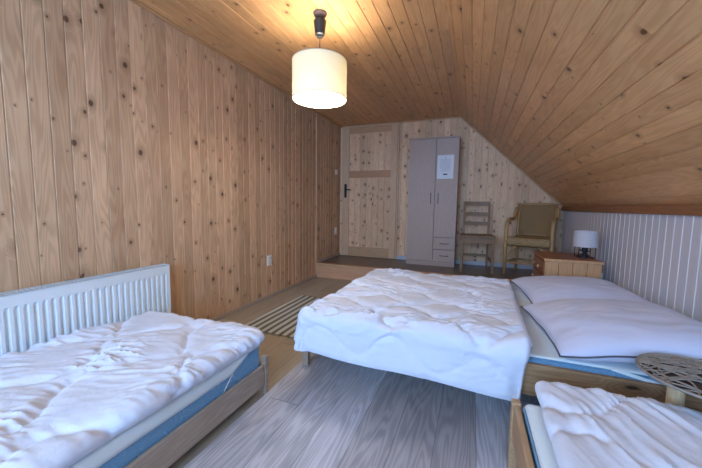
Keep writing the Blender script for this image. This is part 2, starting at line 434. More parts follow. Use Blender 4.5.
# ------------------------------------------------------------------ radiator
t = thing('radiator', (.08,.8,.10), 'white ribbed panel radiator on the pine wall behind the single bed', 'radiator')
ry0, ry1, rz0, rz1 = .10, 1.505, .10, .585
rp = MB(); pr = []; y = ry0+.022
pr.append((ry0, 0)); 
while y < ry1-.03:
    pr += [(y, 0), (y+.006, -.011), (y+.0145, -.011), (y+.0205, 0)]; y += .0334
pr.append((ry1, 0))
zt = [(rz0, -.02), (rz0+.012, 0), (rz0+.035, 0)], 
rows = [(rz0, 0), (rz0+.03, 0), (rz0+.045, 1), (rz1-.075, 1), (rz1-.06, 0), (rz1-.004, 0)]
vs = [(.1+d*k, yy, zz) for zz, k in rows for yy, d in pr]; m_ = len(pr)
rp.add(vs, [(j*m_+i, j*m_+i+1, (j+1)*m_+i+1, (j+1)*m_+i) for j in range(len(rows)-1) for i in range(m_-1)])
rp.build('front_panel', RAD, t)
MB().box((.035,ry0,rz0),(.045,ry1,rz1-.02)).build('rear_panel', RAD, t)
gr = MB().box((.034,ry0,rz1-.006),(.042,ry1,rz1)).box((.094,ry0,rz1-.006),(.1,ry1,rz1))
y = ry0+.01
while y < ry1-.01: gr.box((.042,y,rz1-.006),(.094,y+.007,rz1-.001)); y += .02
gr.build('top_grille', RADD, t)
for yy in (ry0, ry1-.004): MB().box((.034,yy,rz0),(.1005,yy+.004,rz1)).build('side_panel', RAD, t, bevel=.001)
MB().box((.005,.45,.14),(.036,.48,.5)).build('bracket', RAD, t)
MB().box((.005,1.15,.14),(.036,1.18,.5)).build('bracket', RAD, t)
MB().tube([(.07,.3,-.0),(.07,.3,.11)], .01, 10).build('pipe', RAD, t)

# ------------------------------------------------------------------ pendant lamp
LX, LY = 1.024, 1.926
t = thing('pendant_lamp', (LX,LY,H), 'cream drum pendant lamp, lit, hanging from the pine ceiling', 'ceiling lamp')
MB().lathe([(0,0),(.045,0),(.045,-.006),(.036,-.022),(.014,-.030),(0,-.030)][::-1], (LX,LY,H), 24).build('ceiling_mount', BEIGE, t, smooth=True)
MB().tube([(LX+.012*math.sin(a*PI/6)*0, LY, H-.03-.004*a) for a in range(4)], .006, 8).tube([(LX-.012,LY,H-.030),(LX-.014,LY,H-.045),(LX-.004,LY,H-.052)], .003, 6).tube([(LX+.012,LY,H-.030),(LX+.014,LY,H-.045),(LX+.004,LY,H-.052)], .003, 6).build('hook', BLACK, t, smooth=True)
MB().lathe([(0,-.045),(.036,-.045),(.042,-.052),(.041,-.062),(.031,-.135),(.022,-.140),(.020,-.15),(0,-.15)][::-1], (LX,LY,H), 28).build('cord_adjuster', BLACK, t, smooth=False)
MB().tube([(LX,LY,H-.15),(LX,LY,1.925)], .003, 8).build('cord', BLACK, t, smooth=True)
zb, zt_ = 1.70, 1.945; R_ = .18
MB().lathe([(R_,zb),(R_,zt_),(R_-.002,zt_),(R_-.002,zb),(R_,zb)], (LX,LY,0), 64).build('lamp_shade', SHADE, t, smooth=False)
for z in (zb, zt_-.004):
    MB().lathe([(R_+.0012,z),(R_+.0012,z+.005),(R_-.003,z+.005),(R_-.003,z),(R_+.0012,z)], (LX,LY,0), 64).build('shade_rim', plain('rim_tape', srgb(196,184,156), .7), t)
dm = N('diffuser_disc'); dm.set(color=(.9,.9,.9,1), emis=(1,.95,.87,1), estr=9.)
MB().lathe([(0,zb+.006),(R_-.004,zb+.006),(R_-.004,zb+.009),(0,zb+.009)], (LX,LY,0), 48).build('diffuser', dm.m, t)
sp = MB().tube([(LX,LY,1.925),(LX,LY,1.885)], .018, 16)
for k in range(3):
    a = k*2*PI/3; sp.tube([(LX,LY,1.915),(LX+(R_-.003)*math.cos(a),LY+(R_-.003)*math.sin(a),1.942)], .0015, 6)
sp.build('bulb_holder', WHITE, t)
BULB = emit('bulb_glass', (1,.90,.76,1), 12)
MB().lathe([(.0,-.052),(.018,-.046),(.029,-.028),(.030,-.012),(.022,.010),(.013,.026),(.013,.032)], (LX,LY,1.86), 20).build('light_bulb', BULB, t, smooth=True)
ld = bpy.data.lights.new('bulb_light', 'POINT'); ld.energy = 4.5; ld.color = (1,.92,.80); ld.shadow_soft_size = .03
lo = bpy.data.objects.new('bulb_light', ld); lo.location = (0,0,1.865-H); C.objects.link(lo); lo.parent = t

# ------------------------------------------------------------------ wardrobe
wy = 4.345; wz0, wz1 = HS, 1.925; wx0, wx1 = 1.164, 1.815
t = thing('wardrobe', (1.49,4.5,HS), 'tall narrow beech-effect wardrobe with two doors and two drawers against the back wall', 'wardrobe')
cb = MB().box((wx0,wy+.018,wz0+.06),(wx0+.016,YB-.016,wz1-.016)).box((wx1-.016,wy+.018,wz0+.06),(wx1,YB-.016,wz1-.016)).box((wx0+.016,YB-.024,wz0+.06),(wx1-.016,YB-.017,wz1-.016))
cb.box((wx0+.016,wy+.02,wz0+.06),(wx1-.016,YB-.024,wz0+.076)); cb.build('body', WARD, t)
bx('top_board', (wx0-.004,wy-.002,wz1-.016),(wx1+.004,YB-.016,wz1), WARD, t)
bx('plinth', (wx0,wy+.006,wz0),(wx1,YB-.06,wz0+.06), WARD, t)
mid = 1.527
def bow(x, z0, z1, y, horiz=False):
    if horiz: return MB().tube(bez((z0,y,x),(z0,y-.028,x),(z1,y-.028,x),(z1,y,x),10), .0045, 8)
    return MB().tube(bez((x,y,z0),(x,y-.028,z0),(x,y-.028,z1),(x,y,z1),10), .0045, 8)
d1 = bx('door', (wx0+.002,wy,wz0+.064),(mid-.002,wy+.017,wz1-.019), WARD, t)
bow(mid-.052, 1.05, 1.185, wy).build('handle', CHROME, d1, smooth=True)
d2 = bx('door', (mid+.002,wy,.592),(wx1-.002,wy+.017,wz1-.019), WARD, t)
bow(mid+.045, 1.05, 1.185, wy).build('handle', CHROME, d2, smooth=True)
for z0, z1 in ((.262,.422), (.428,.588)):
    dr = bx('drawer', (mid+.002,wy,z0),(wx1-.002,wy+.017,z1), WARD, t)
    bow((z0+z1)/2, 1.62, 1.73, wy, True).build('handle', CHROME, dr, smooth=True)
nt = thing('paper_notice', (1.655,wy,1.40), 'white printed sheet stuck on the right-hand wardrobe door', 'notice')
bx('sheet', (1.545,wy-.002,1.375),(1.755,wy-.0005,1.685), PAPER, nt, bevel=0)
ik = MB()
for i in range(13):
    z = 1.625-i*.0125; w = [.066,.07,.06,.072,.05,.07,.068,.07,.064,.07,.04,.066,.052][i]
    ik.box((1.65-w,wy-.0026,z),(1.65+w,wy-.0021,z+.004))
ik.build('text_lines', INK, nt); 
MB().box((1.625,wy-.0026,1.425),(1.678,wy-.0021,1.443)).build('printed_block', INKD, nt)
MB().tube([(1.652,wy-.002,1.65),(1.652,wy-.0028,1.65)], .006, 12).build('printed_emblem', INKD, nt)

# ------------------------------------------------------------------ ladder-back chair
t = thing('wooden_chair', (2.075,4.27,HS), 'plain brown ladder-back wooden chair between the wardrobe and the rattan armchair', 'chair', math.radians(4))
L = dict(local=True)
def lb(a, b, name='leg', mat=CHW, bev=.003): return MB().box(a, b).build(name, mat, t, bevel=bev, local=True)
for sx in (-1, 1): lb((sx*.178-.015,-.19,0),(sx*.178+.015,-.155,.435))
for sx in (-1, 1):
    x = sx*.155; q = MB().tube([(x,.20,0),(x,.17,.42),(x,.185,.65),(x,.225,.885)], [.018,.018,.017,.015], 4); q.build('leg', CHW, t, local=True, bevel=.003)
lb((-.195,-.2,.4355),(.195,.165,.462), 'seat', bev=.006)
lb((-.165,-.18,.365),(.165,-.162,.435), 'seat_rail'); lb((-.14,.165,.365),(.14,.182,.435), 'seat_rail')
for sx in (-1, 1): lb((sx*.178-.009,-.155,.365),(sx*.178+.009,.17,.435), 'seat_rail')
for z0, z1, yy in ((.835,.885,.215), (.70,.745,.19), (.575,.62,.175)):
    q = MB(); n_ = 8
    for i in range(n_):
        xa = -.15+.3*i/n_; xb = -.15+.3*(i+1)/n_; f = lambda x: yy+.018*(1-(x/.15)**2)
        vs = [(xa,f(xa)-.008,z0),(xb,f(xb)-.008,z0),(xb,f(xb)+.008,z0),(xa,f(xa)+.008,z0),(xa,f(xa)-.008,z1),(xb,f(xb)-.008,z1),(xb,f(xb)+.008,z1),(xa,f(xa)+.008,z1)]
        q.add(vs, [(3,2,1,0),(4,5,6,7),(0,1,5,4),(2,3,7,6)]+([(3,0,4,7)] if i == 0 else [])+([(1,2,6,5)] if i == n_-1 else []))
    q.build('back_slat', CHW, t, local=True)
lb((-.16,.17,.16),(.16,.186,.19), 'stretcher')
for sx in (-1, 1): lb((sx*.168-.007,-.16,.13),(sx*.168+.007,.17,.155), 'stretcher')

# ------------------------------------------------------------------ rattan armchair
t = thing('rattan_armchair', (2.70,4.31,HS), 'rattan armchair with woven cane back and seat, in the corner under the slope', 'armchair', math.radians(-19))
def rt(pts, r, name, n=10): return MB().tube(pts, r, n).build(name, RATT, t, smooth=True, local=True)
for sx in (-1, 1):
    rt([(sx*.235,-.22,0),(sx*.24,-.225,.36),(sx*.235,-.22,.55)] + bez((sx*.235,-.22,.55),(sx*.235,-.215,.66),(sx*.24,-.16,.68),(sx*.235,-.02,.67),8)[1:] + bez((sx*.235,-.02,.67),(sx*.23,.10,.66),(sx*.235,.16,.70),(sx*.225,.20,.815),8)[1:], .0205, 'arm_and_leg')
    rt([(sx*.19,.14,0),(sx*.195,.15,.36),(sx*.2,.185,.60),(sx*.205,.225,.835)], .016, 'leg')
    rt(bez((sx*.235,-.22,.14),(sx*.21,-.22,.30),(sx*.13,-.22,.35),(sx*.08,-.22,.38),8), .011, 'brace')
    rt([(sx*.235,-.22,.155),(sx*.195,.145,.155)], .010, 'stretcher')
    for za, zb_ in ((.145,.165),(.38,.43)): MB().tube([(sx*.236,-.221,za),(sx*.237,-.222,zb_)], .022, 12).build('cane_binding', CANES, t, local=True, smooth=True)
rt([(-.235,-.22,.155),(.235,-.22,.155)], .010, 'stretcher')
rt([(-.195,.145,.155),(.195,.145,.155)], .010, 'stretcher')
rt([(-.238,-.222,.40),(.238,-.222,.40)], .018, 'seat_rail'); rt([(-.2,.15,.40),(.2,.15,.40)], .016, 'seat_rail')
for sx in (-1, 1): rt([(sx*.235,-.22,.40),(sx*.2,.15,.40)], .016, 'seat_rail')
# woven seat wraps the front rail
se = MB(); n1, n2 = 24, 18; prof = [(-.235,.355),(-.252,.385),(-.258,.42),(-.245,.455),(-.22,.466)]+[(-.22+.38*i/10,.466-.012*math.sin(PI*i/10)) for i in range(1,11)]+[(.17,.40),(.16,.37)]
vs = []; 
for j, (yy, zz) in enumerate(prof):
    hw = .222-.03*(yy+.25)/.4
    for i in range(n1+1): vs.append((hw*(2*i/n1-1), yy, zz-(.006*(1-(2*i/n1-1)**2) if 3<j<13 else 0)))
fs = [(j*(n1+1)+i, j*(n1+1)+i+1, (j+1)*(n1+1)+i+1, (j+1)*(n1+1)+i) for j in range(len(prof)-1) for i in range(n1)]
uv = [[(i/n1*.44, j*.04),((i+1)/n1*.44, j*.04),((i+1)/n1*.44,(j+1)*.04),(i/n1*.44,(j+1)*.04)] for j in range(len(prof)-1) for i in range(n1)]
o = se.add(vs, fs, uv).build('seat', CANES, t, local=True, smooth=True); sd = o.modifiers.new('s', 'SOLIDIFY'); sd.thickness = .008
bk = MB(); n1, n2 = 16, 14; vs = []
for j in range(n2+1):
    s_ = j/n2; z = .475+.375*s_; y0_ = .165+.06*s_
    for i in range(n1+1):
        a = 2*i/n1-1; vs.append((a*(.178+.012*s_), y0_+.045*(1-a*a)-.02, z+.012*(1-a*a)*s_))
fs = [(j*(n1+1)+i, j*(n1+1)+i+1, (j+1)*(n1+1)+i+1, (j+1)*(n1+1)+i) for j in range(n2) for i in range(n1)]
uv = [[(i/n1*.4, j/n2*.37),((i+1)/n1*.4, j/n2*.37),((i+1)/n1*.4,(j+1)/n2*.37),(i/n1*.4,(j+1)/n2*.37)] for j in range(n2) for i in range(n1)]
o = bk.add(vs, fs, uv).build('backrest', CANE, t, local=True, smooth=True); sd = o.modifiers.new('s', 'SOLIDIFY'); sd.thickness = .014; sd.offset = 0
rt([((2*i/12-1)*.21, .235+.035*(1-(2*i/12-1)**2)-.02, .85+.012*(1-(2*i/12-1)**2)) for i in range(13)], .016, 'top_rail')
rt([((2*i/12-1)*.2, .165+.045*(1-(2*i/12-1)**2)-.02, .475) for i in range(13)], .012, 'back_rail')

# ------------------------------------------------------------------ nightstand, table lamp
nx0, nx1, ny0, ny1, nz = 2.585, 2.985, 2.97, 3.47, .588
t = thing('nightstand', (2.785,3.22,0), 'orange pine nightstand with drawers on its side, between the double bed and the armchair', 'nightstand')
bd = MB().box((nx0+.02,ny0+.016,.06),(nx1,ny1-.016,nz-.02)); bd.build('body', NIGHT, t)
bk_ = MB()
for i in range(4):
    w = (nx1-nx0-.01)/4; bk_.box((nx0+.01+i*w+.0015,ny0+.004,.05),(nx0+.01+(i+1)*w-.0015,ny0+.017,nz-.022))
bk_.build('rear_planks', NIGHT, t, bevel=.003)
bx('side_board', (nx0+.01,ny1-.017,.05),(nx1,ny1-.002,nz-.022), NIGHT, t)
bx('plinth', (nx0+.03,ny0+.02,0),(nx1-.01,ny1-.02,.06), NIGHT, t)
tp = MB().box((nx0,ny0-.006,nz-.024),(nx1+.004,ny0+.012,nz)).build('edge_strip', NIGHT, t, bevel=.004)
bx('top', (nx0,ny0+.0125,nz-.022),(nx1+.004,ny1+.004,nz), NTOP, t, bevel=.004)
for i in range(4):
    z0 = .075+i*.122; d_ = bx('drawer', (nx0+.004,ny0+.022,z0),(nx0+.0195,ny1-.022,z0+.115), NTOP, t, bevel=.003)
    zc = z0+.058
    for yy in (3.12, 3.33):
        k = MB().lathe([(0,0),(.007,0),(.006,.012),(.015,.016),(.014,.026),(0,.029)], (0,0,0), 16)
        Mk = Matrix.Translation((nx0+.004,yy,zc)) @ Matrix.Rotation(-PI/2, 4, 'Y'); k.v = [Mk @ v for v in k.v]
        k.build('knob', PINEX, d_, smooth=True)
tx, ty = 2.925, 3.20
t = thing('table_lamp', (tx,ty,nz), 'small white drum table lamp with black wire base on the nightstand', 'table lamp')
MB().lathe([(.088,.680),(.084,.815),(.082,.815),(.086,.680),(.088,.680)], (tx,ty,0), 48).build('lamp_shade', SHADE2, t)
wr = MB(); s_ = .072
for sx in (-1, 1):
    for sy in (-1, 1): wr.tube([(tx+sx*s_*.8,ty+sy*s_*.8,nz+.003),(tx+sx*s_*.8,ty+sy*s_*.8,.695)], .003, 6)
for z in (nz+.004, .69):
    for a, b in (((-1,-1),(1,-1)),((1,-1),(1,1)),((1,1),(-1,1)),((-1,1),(-1,-1))): wr.tube([(tx+a[0]*s_*.8,ty+a[1]*s_*.8,z),(tx+b[0]*s_*.8,ty+b[1]*s_*.8,z)], .003, 6)
wr.tube([(tx-s_*.8,ty-s_*.8,nz+.004),(tx+s_*.8,ty+s_*.8,nz+.004)], .003, 6).tube([(tx-s_*.8,ty+s_*.8,nz+.004),(tx+s_*.8,ty-s_*.8,nz+.004)], .003, 6)
wr.build('wire_frame', BLACK, t, smooth=True)
MB().lathe([(0,nz+.002),(.03,nz+.002),(.032,nz+.012),(.016,nz+.02),(.014,nz+.045),(.022,nz+.055),(.020,nz+.09),(0,nz+.092)], (tx,ty,0), 20).tube([(tx-.04,ty-.02,nz+.008),(tx,ty,nz+.05),(tx+.04,ty+.02,nz+.008)], .005, 6).tube([(tx-.03,ty+.03,nz+.06),(tx,ty,nz+.04),(tx+.03,ty-.03,nz+.06)], .005, 6).build('bulb_socket', BLACK, t, smooth=True)
MB().lathe([(.0,.045),(.016,.04),(.022,.02),(.014,-.005),(.012,-.012),(0,-.012)][::-1], (tx,ty,nz+.104), 16).build('light_bulb', WHITE, t, smooth=True)

# ------------------------------------------------------------------ rug
rx0, rx1, ry0_, ry1_ = .283, .93, 1.96, 2.945
rg = MB(); nx_, ny_ = 60, 60; vs = []
def rz_(x, y): return .006+.0025*noise.noise(Vector((x*9, y*6, 2.)))+.0015*math.sin((x-rx0)/.067*2*PI)
for side in (0, 1):
    for j in range(ny_+1):
        for i in range(nx_+1):
            x = rx0+(rx1-rx0)*i/nx_; y = ry0_+(ry1_-ry0_)*j/ny_ + .008*noise.noise(Vector((x*8, 3., j*.01)))
            vs.append((x, y, rz_(x, y) if side == 0 else .0008))
m_ = nx_+1; K = (nx_+1)*(ny_+1)
fs = [(j*m_+i, j*m_+i+1, (j+1)*m_+i+1, (j+1)*m_+i) for j in range(ny_) for i in range(nx_)]
fs += [tuple(K+q for q in reversed(f)) for f in fs]
for i in range(nx_): fs.append((K+i, K+i+1, i+1, i)); a = ny_*m_; fs.append((a+i, a+i+1, K+a+i+1, K+a+i))
for j in range(ny_): fs.append((j*m_, (j+1)*m_, K+(j+1)*m_, K+j*m_)); fs.append((K+j*m_+nx_, K+(j+1)*m_+nx_, (j+1)*m_+nx_, j*m_+nx_))
t = thing('striped_rug', (rx0,ry0_,0), 'grey and cream striped woven runner rug on the brown floor by the pine wall', 'rug')
rg.add(vs, fs).build('weave', RUG, t, smooth=True)
fg = MB()
for e, yy in ((-1, ry0_), (1, ry1_)):
    for i in range(40):
        x = rx0+.008+i*(rx1-rx0-.016)/39; l_ = random.uniform(.015,.035); dx = random.uniform(-.008,.008)
        fg.tube([(x,yy-e*.004,.006),(x+dx*.5,yy+e*l_*.5,.005),(x+dx,yy+e*l_,.003)], [.0022,.002,.0012], 5)
tag(fg.build('fringe', plain('rug_fringe', srgb(120,114,98), .9, nz=.2), t, smooth=True), kind='stuff')

# ------------------------------------------------------------------ cloth builder
def fold1(d, r):
    if d <= 0: return 0., 0., 0.
    if d < r*PI/2: a = d/r; return r*math.sin(a), -r*(1-math.cos(a)), a
    return r, -r-(d-r*PI/2), PI/2
def ridged(p, amp=1.):
    s = 0; a = 1
    for k in range(3):
        s += a*(1-2.6*abs(noise.noise(p))); p = p*2.0+Vector((7.1,3.3,1.9)); a *= .5
    return s*.5
def quilt(x0, x1, y0, y1, z, over, r, P, A, Lw, puff, wr, seed, alongx=True, step=.009, thick=.03, ang=0., hem=.012, lift=None, wstretch=(3., 13.), flare=0., flat_=False, hemf=None, xsh=None):
    """over = overhang left, right, near, far (arc length beyond the flat rectangle)"""
    ol, orr, on, of = over
    sx0, sx1, sy0, sy1 = x0-ol, x1+orr, y0-on, y1+of
    nx = int((sx1-sx0)/step); ny = int((sy1-sy0)/step); vs = []
    for j in range(ny+1):
        for i in range(nx+1):
            s = sx0+(sx1-sx0)*i/nx; q = sy0+(sy1-sy0)*j/ny
            cx_ = min(max(s, x0), x1); cy_ = min(max(q, y0), y1)
            ax = s-cx_; ay = q-cy_; l = math.hypot(ax, ay)
            if l > 0: d = max(abs(ax), abs(ay)); dx, dy = ax/l, ay/l
            else: d = 0; dx = dy = 0
            # wavy hem
            edge = noise.noise(Vector((s*2.3+seed, q*2.3, 4.)))*hem if d > 0 else 0
            h_, v_, a_ = fold1(d*(1+edge*2)*(hemf(s, q) if hemf else 1), r)
            # height field
            a, b = (s, q) if alongx else (q, s)
            wa = a+.05*noise.noise(Vector((s*3+seed, q*3, 1.))); wb = b+.035*noise.noise(Vector((s*3.5, q*3.5+seed, 8.)))
            k0 = round(wb/P); best = 9
            for k in (k0-1, k0, k0+1):
                ph = 1 if k % 2 == 0 else -1
                yk = k*P + ph*A*math.sin(2*PI*wa/Lw); sl_ = A*2*PI/Lw*math.cos(2*PI*wa/Lw)
                best = min(best, abs(wb-yk)/math.sqrt(1+sl_*sl_))
            pf = puff*(1-math.exp(-(best/.020)))
            ca, sa = math.cos(ang), math.sin(ang); u = s*ca+q*sa; w = -s*sa+q*ca
            wu = u+.12*noise.noise(Vector((s*2.2, q*2.2, seed+3))); ww = w+.12*noise.noise(Vector((s*2.2+9, q*2.2, seed+5)))
            msk = min(1.2, max(.12, .55+1.9*noise.noise(Vector((s*3.1, q*3.1, seed+40)))))
            rd = ridged(Vector((wu*wstretch[0], ww*wstretch[1], seed)))
            tt = min(1., max(0., d/.11)); tt = tt*tt*(3-2*tt); pf *= 1-.6*tt
            puck = .012*math.exp(-best/.04)*noise.noise(Vector((wa*26, k0*5.3, seed)))*(1 if A else 0)
            top = max(.55, 1-d*2)
            hh = pf + puck + wr*2.4*msk*(max(0, rd+.3)**1.6)*(1-.45*tt)*(1.15-.45*min(1, best/.06))*top + wr*.8*noise.noise(Vector((s*7, q*7, seed)))
            hh += .012*noise.noise(Vector((s*2.0, q*2.0, seed+11)))
            if d > .06:  # soft hanging folds
                t_ = (s if abs(ay) > abs(ax) else q)
                hh += min(1, (d-.06)/.12)*.012*noise.noise(Vector((t_*4.5, d*1.5, seed+20)))
            if flat_: hh = 0.
            ed = min(s-sx0, sx1-s, q-sy0, sy1-q)
            hh *= min(1., .25+ed/.03)
            if dx < 0 and flare: h_ += flare*min(1, -dx*1.5)*max(0, d-r)
            px = cx_+dx*(h_+hh*math.sin(a_)); py = cy_+dy*(h_+hh*math.sin(a_)); pz = z+v_+hh*math.cos(a_)
            if lift: pz += lift(s, q)
            if xsh: px += xsh(s, q)
            vs.append((px, py, pz))
    m = nx+1
    fs = [(j*m+i, j*m+i+1, (j+1)*m+i+1, (j+1)*m+i) for j in range(ny) for i in range(nx)]
    return MB().add(vs, fs)
def cloth(name, mb, mat, label, cat, loc, thick, group=None):
    o = mb.build(name, mat, None, smooth=True, loc=loc); tag(o, label, cat, group)
    sd = o.modifiers.new('thickness', 'SOLIDIFY'); sd.thickness = thick; sd.offset = -1
    bv = o.modifiers.new('soft', 'BEVEL'); bv.width = thick*.3; bv.segments = 2; bv.limit_method = 'ANGLE'; bv.angle_limit = 1.0
    return o
def mattress(name, a, b, label, r=.03):
    x0, y0, z0 = a; x1, y1, z1 = b
    mb = MB().box(a, b); o = mb.build(name, BLUE, None, loc=((x0+x1)/2,(y0+y1)/2,z0)); tag(o, label, 'mattress')
    bv = o.modifiers.new('b', 'BEVEL'); bv.width = r; bv.segments = 4
    # piping
    for zz in (z0+.012, z1-.012):
        q = .006; rr = r*.9
        pts = []
        for cx, cy, a0 in ((x1-rr,y1-rr,0),(x0+rr,y1-rr,90),(x0+rr,y0+rr,180),(x1-rr,y0+rr,270)):
            for k in range(5):
                an = math.radians(a0+k*22.5); pts.append((cx+(rr-.001)*math.cos(an), cy+(rr-.001)*math.sin(an), zz))
        pts.append(pts[0])
        MB().tube(pts, .004, 6, cap=False).build('piping', BLUE, o, smooth=True)
    return o

# ------------------------------------------------------------------ left single bed
t = thing('single_bed', (.57,.3,0), 'low greyish wooden single bed frame by the radiator', 'bed')
bx('side_rail', (1.018,-.70,.052),(1.034,1.290,.165), GREYW, t, bevel=.003)
bx('side_rail', (.115,-.70,.052),(.137,1.285,.165), GREYW, t, bevel=.003)
bx('end_board', (.137,1.298,.052),(1.006,1.317,.165), GREYW, t, bevel=.003)
bx('end_board', (.137,-.71,.028),(1.008,-.69,.155), GREYW, t, bevel=.003)
for x in (.112, 1.006):
    for y in (-.725, 1.296): bx('post', (x,y,0),(x+.03,y+.032,.207), GREYW, t, bevel=.004)
sb = MB()
for i in range(14): sb.box((.138,-.64+i*.138,.085),(1.007,-.57+i*.138,.10))
sb.build('slats', PINEX, t)
mattress('mattress', (.145,-.66,.101),(1.015,1.293,.275), 'blue quilted mattress on the single bed by the radiator')
def protector(name, x0, x1, y0, y1, z, over, label, corners=(), lift=None, gr=None, hemf=None):
    mb = quilt(x0, x1, y0, y1, z, over, .022, .12, .0, .4, .003, .002, 31., step=.015, hem=.02, lift=lift, flat_=True, hemf=hemf)
    o = mb.build(name, PROT, None, smooth=True, loc=((x0+x1)/2,(y0+y1)/2,z)); tag(o, label, 'mattress protector')
    sd = o.modifiers.new('t', 'SOLIDIFY'); sd.thickness = .004; sd.offset = 1
    for pts in corners:
        st_ = MB(); p0, p1 = map(Vector, pts[:2]); n_ = Vector(pts[2])*.003; w = Vector(pts[3])*.011
        st_.add([p0-w,p1-w,p1+w,p0+w,p0-w+n_,p1-w+n_,p1+w+n_,p0+w+n_], [(0,1,2,3),(7,6,5,4),(0,4,5,1),(1,5,6,2),(2,6,7,3),(3,7,4,0)])
        st_.build('elastic_strap', PROT, o)
    return o
protector('mattress_protector', .18, .997, -.60, 1.279, .277, (.03,.066,.03,.045), 'white mattress protector under the duvet on the single bed by the radiator',
          corners=[((1.0175,1.10,.245),(1.0175,1.03,.176),(1,0,0),(0,.6,.8))], hemf=lambda s, q: 1 if q < 1.06 else max(.3, 1-(q-1.06)*5.5) if s > .9 else 1)
cloth('duvet', quilt(.20, .998, -.62, 1.275, .328, (.07,.055,.03,.055), .026, .25, .085, .54, .024, .0075, 3., alongx=False, ang=.6, wstretch=(7.,24.), step=.006), COTTON,
      'rumpled white quilted duvet on the single bed by the radiator', 'duvet', (.57,.3,.27), .03)

# ------------------------------------------------------------------ double bed
t = thing('double_bed', (2.07,2.2,0), 'low wooden double bed frame standing head-on to the white panelling', 'bed')
def knotty():
    n = N('bed_rail_knotty'); P = n.coord('Object')
    g_ = n.noise(n.vmath('MULTIPLY', P, (1.6,1.,20.)), 1., 3.)
    d = n.vmath('SUBTRACT', P, (2.615-2.07,1.456-2.2,.318)); d = n.vmath('LENGTH', n.vmath('MULTIPLY', d, (.55,.0,1.6)))
    kn = n.ramp(n.math('ADD', d, n.math('MULTIPLY', n.noise(P, 60.), .008)), .022, .010); hl = n.ramp(d, .07, .015)
    r_ = n.ramp(n.math('SINE', n.math('MULTIPLY', n.math('ADD', g_, n.math('MULTIPLY', hl, .5)), 45.)), -1., 1.)
    c = n.mix(n.math('MULTIPLY', r_, .6), srgb(172,138,102), srgb(136,104,74)); c = n.mix(n.math('MULTIPLY', hl, .5), c, srgb(110,76,50)); c = n.mix(kn, c, srgb(56,36,24))
    n.set(color=c, rough=.5); return n.m
bx('side_rail', (1.145,1.458,.205),(3.075,1.482,.342), knotty(), t, bevel=.004)
bx('side_rail', (1.145,2.93,.18),(3.075,2.954,.335), BEDW, t, bevel=.004)
bx('foot_board', (1.125,1.482,.18),(1.149,2.93,.335), BEDY, t, bevel=.004)
bx('head_board', (3.05,1.482,.18),(3.072,2.93,.36), BEDY, t, bevel=.004)
for x in (1.06+.005, 3.03):
    for y in (1.635, 2.76):
        bx('leg', (x-.005+(0 if x < 2 else -.01),y,0.0035 if (y < 1.6) else 0.0),(x+.035-(0 if x < 2 else .01),y+.035,.18), GREYW, t, bevel=.003)
bx('foot_beam', (1.063,1.64,.13),(1.125,2.79,.185), GREYW, t, bevel=.003)
sb = MB()
for i in range(14): sb.box((1.13+i*.137,1.485,.19),(1.2+i*.137,2.928,.205))
sb.build('slats', PINEX, t)
mattress('mattress', (1.155,1.487,.206),(3.045,2.922,.362), 'wide blue mattress on the double bed')
protector('mattress_protector', 1.18, 3.02, 1.500, 2.895, .365, (.02,.02,.012,.03), 'pale quilted mattress protector on the double bed, bare between duvet and pillows',
          corners=[((2.56,1.4845,.368),(2.72,1.4845,.335),(0,-1,0),(.5,0,.5))])
cloth('duvet', quilt(1.225, 2.255, 1.455, 2.76, .408, (.20,.028,.235,.09), .045, .165, .06, .40, .027, .0075, 12., alongx=True, ang=.12, wstretch=(4.5,20.), hem=.035, flare=.25, step=.0062, xsh=lambda s, q: (-.022+.055*(q-1.4)/1.3)*max(0,(s-1.3)), lift=lambda s, q: .022-.034*max(0,(q-1.45))/1.3, hemf=lambda s, q: 1+.16*max(0,(s-1.3))), COTTON,
      'large white quilted duvet hanging over the foot of the double bed', 'duvet', (1.7,2.1,.37), .028)

# ------------------------------------------------------------------ pillows
def pillow(name, cx, cy, z, sx, sy, h, rz, tilt, seed, label):
    mb = MB(); n = 60; vs = []; rim = []
    Mx = Matrix.Translation((cx,cy,z)) @ Matrix.Rotation(rz, 4, 'Z') @ Matrix.Rotation(tilt, 4, 'Y')
    for side in (1, -1):
        for j in range(n+1):
            for i in range(n+1):
                a = 2*i/n-1; b = 2*j/n-1
                cc = 1-.05*(1-a*a)*abs(b)**3 ; cd = 1-.05*(1-b*b)*abs(a)**3
                x = a*sx/2*(1-.06*(1-b*b)*(abs(a)**4)); y = b*sy/2*(1-.06*(1-a*a)*(abs(b)**4))
                e = max(0, (1-abs(a)**2.6))*max(0, (1-abs(b)**2.6)); f = e**.5
                zz = side*h/2*f*(1+.12*noise.noise(Vector((x*3, y*3, seed))))
                if side > 0:
                    wv = ridged(Vector((x*5+.4*noise.noise(Vector((x*4,y*4,seed))), y*12, seed)))
                    zz += f*.007*wv + .006*f*noise.noise(Vector((x*10, y*10, seed)))
                else: zz = max(zz, -.030)*1.0
                zr = .008*noise.noise(Vector((a*2, b*2, seed+5)))*(1-f)
                vs.append(Mx @ Vector((x, y, zz+zr)))
    m = n+1; K = m*m
    fs = [(j*m+i, j*m+i+1, (j+1)*m+i+1, (j+1)*m+i) for j in range(n) for i in range(n)]
    fs2 = [tuple(K+q for q in reversed(f)) for f in fs]
    rimi = [i for i in range(n)]+[j*m+n for j in range(n)]+[n*m+n-i for i in range(n)]+[(n-j)*m for j in range(n)]
    pts = [vs[i] for i in rimi]; pts.append(pts[0])
    mb.add(vs, fs+fs2); o = mb.build(name, COTTON2, None, smooth=True, loc=(cx,cy,z))
    w = o.modifiers.new('w', 'WELD'); w.merge_threshold = .0005
    tag(o, label, 'pillow')
    tag(MB().tube(pts, .0042, 6, cap=False).build('piping', PIPING, o, smooth=True), 'dark grey piping')
    return o
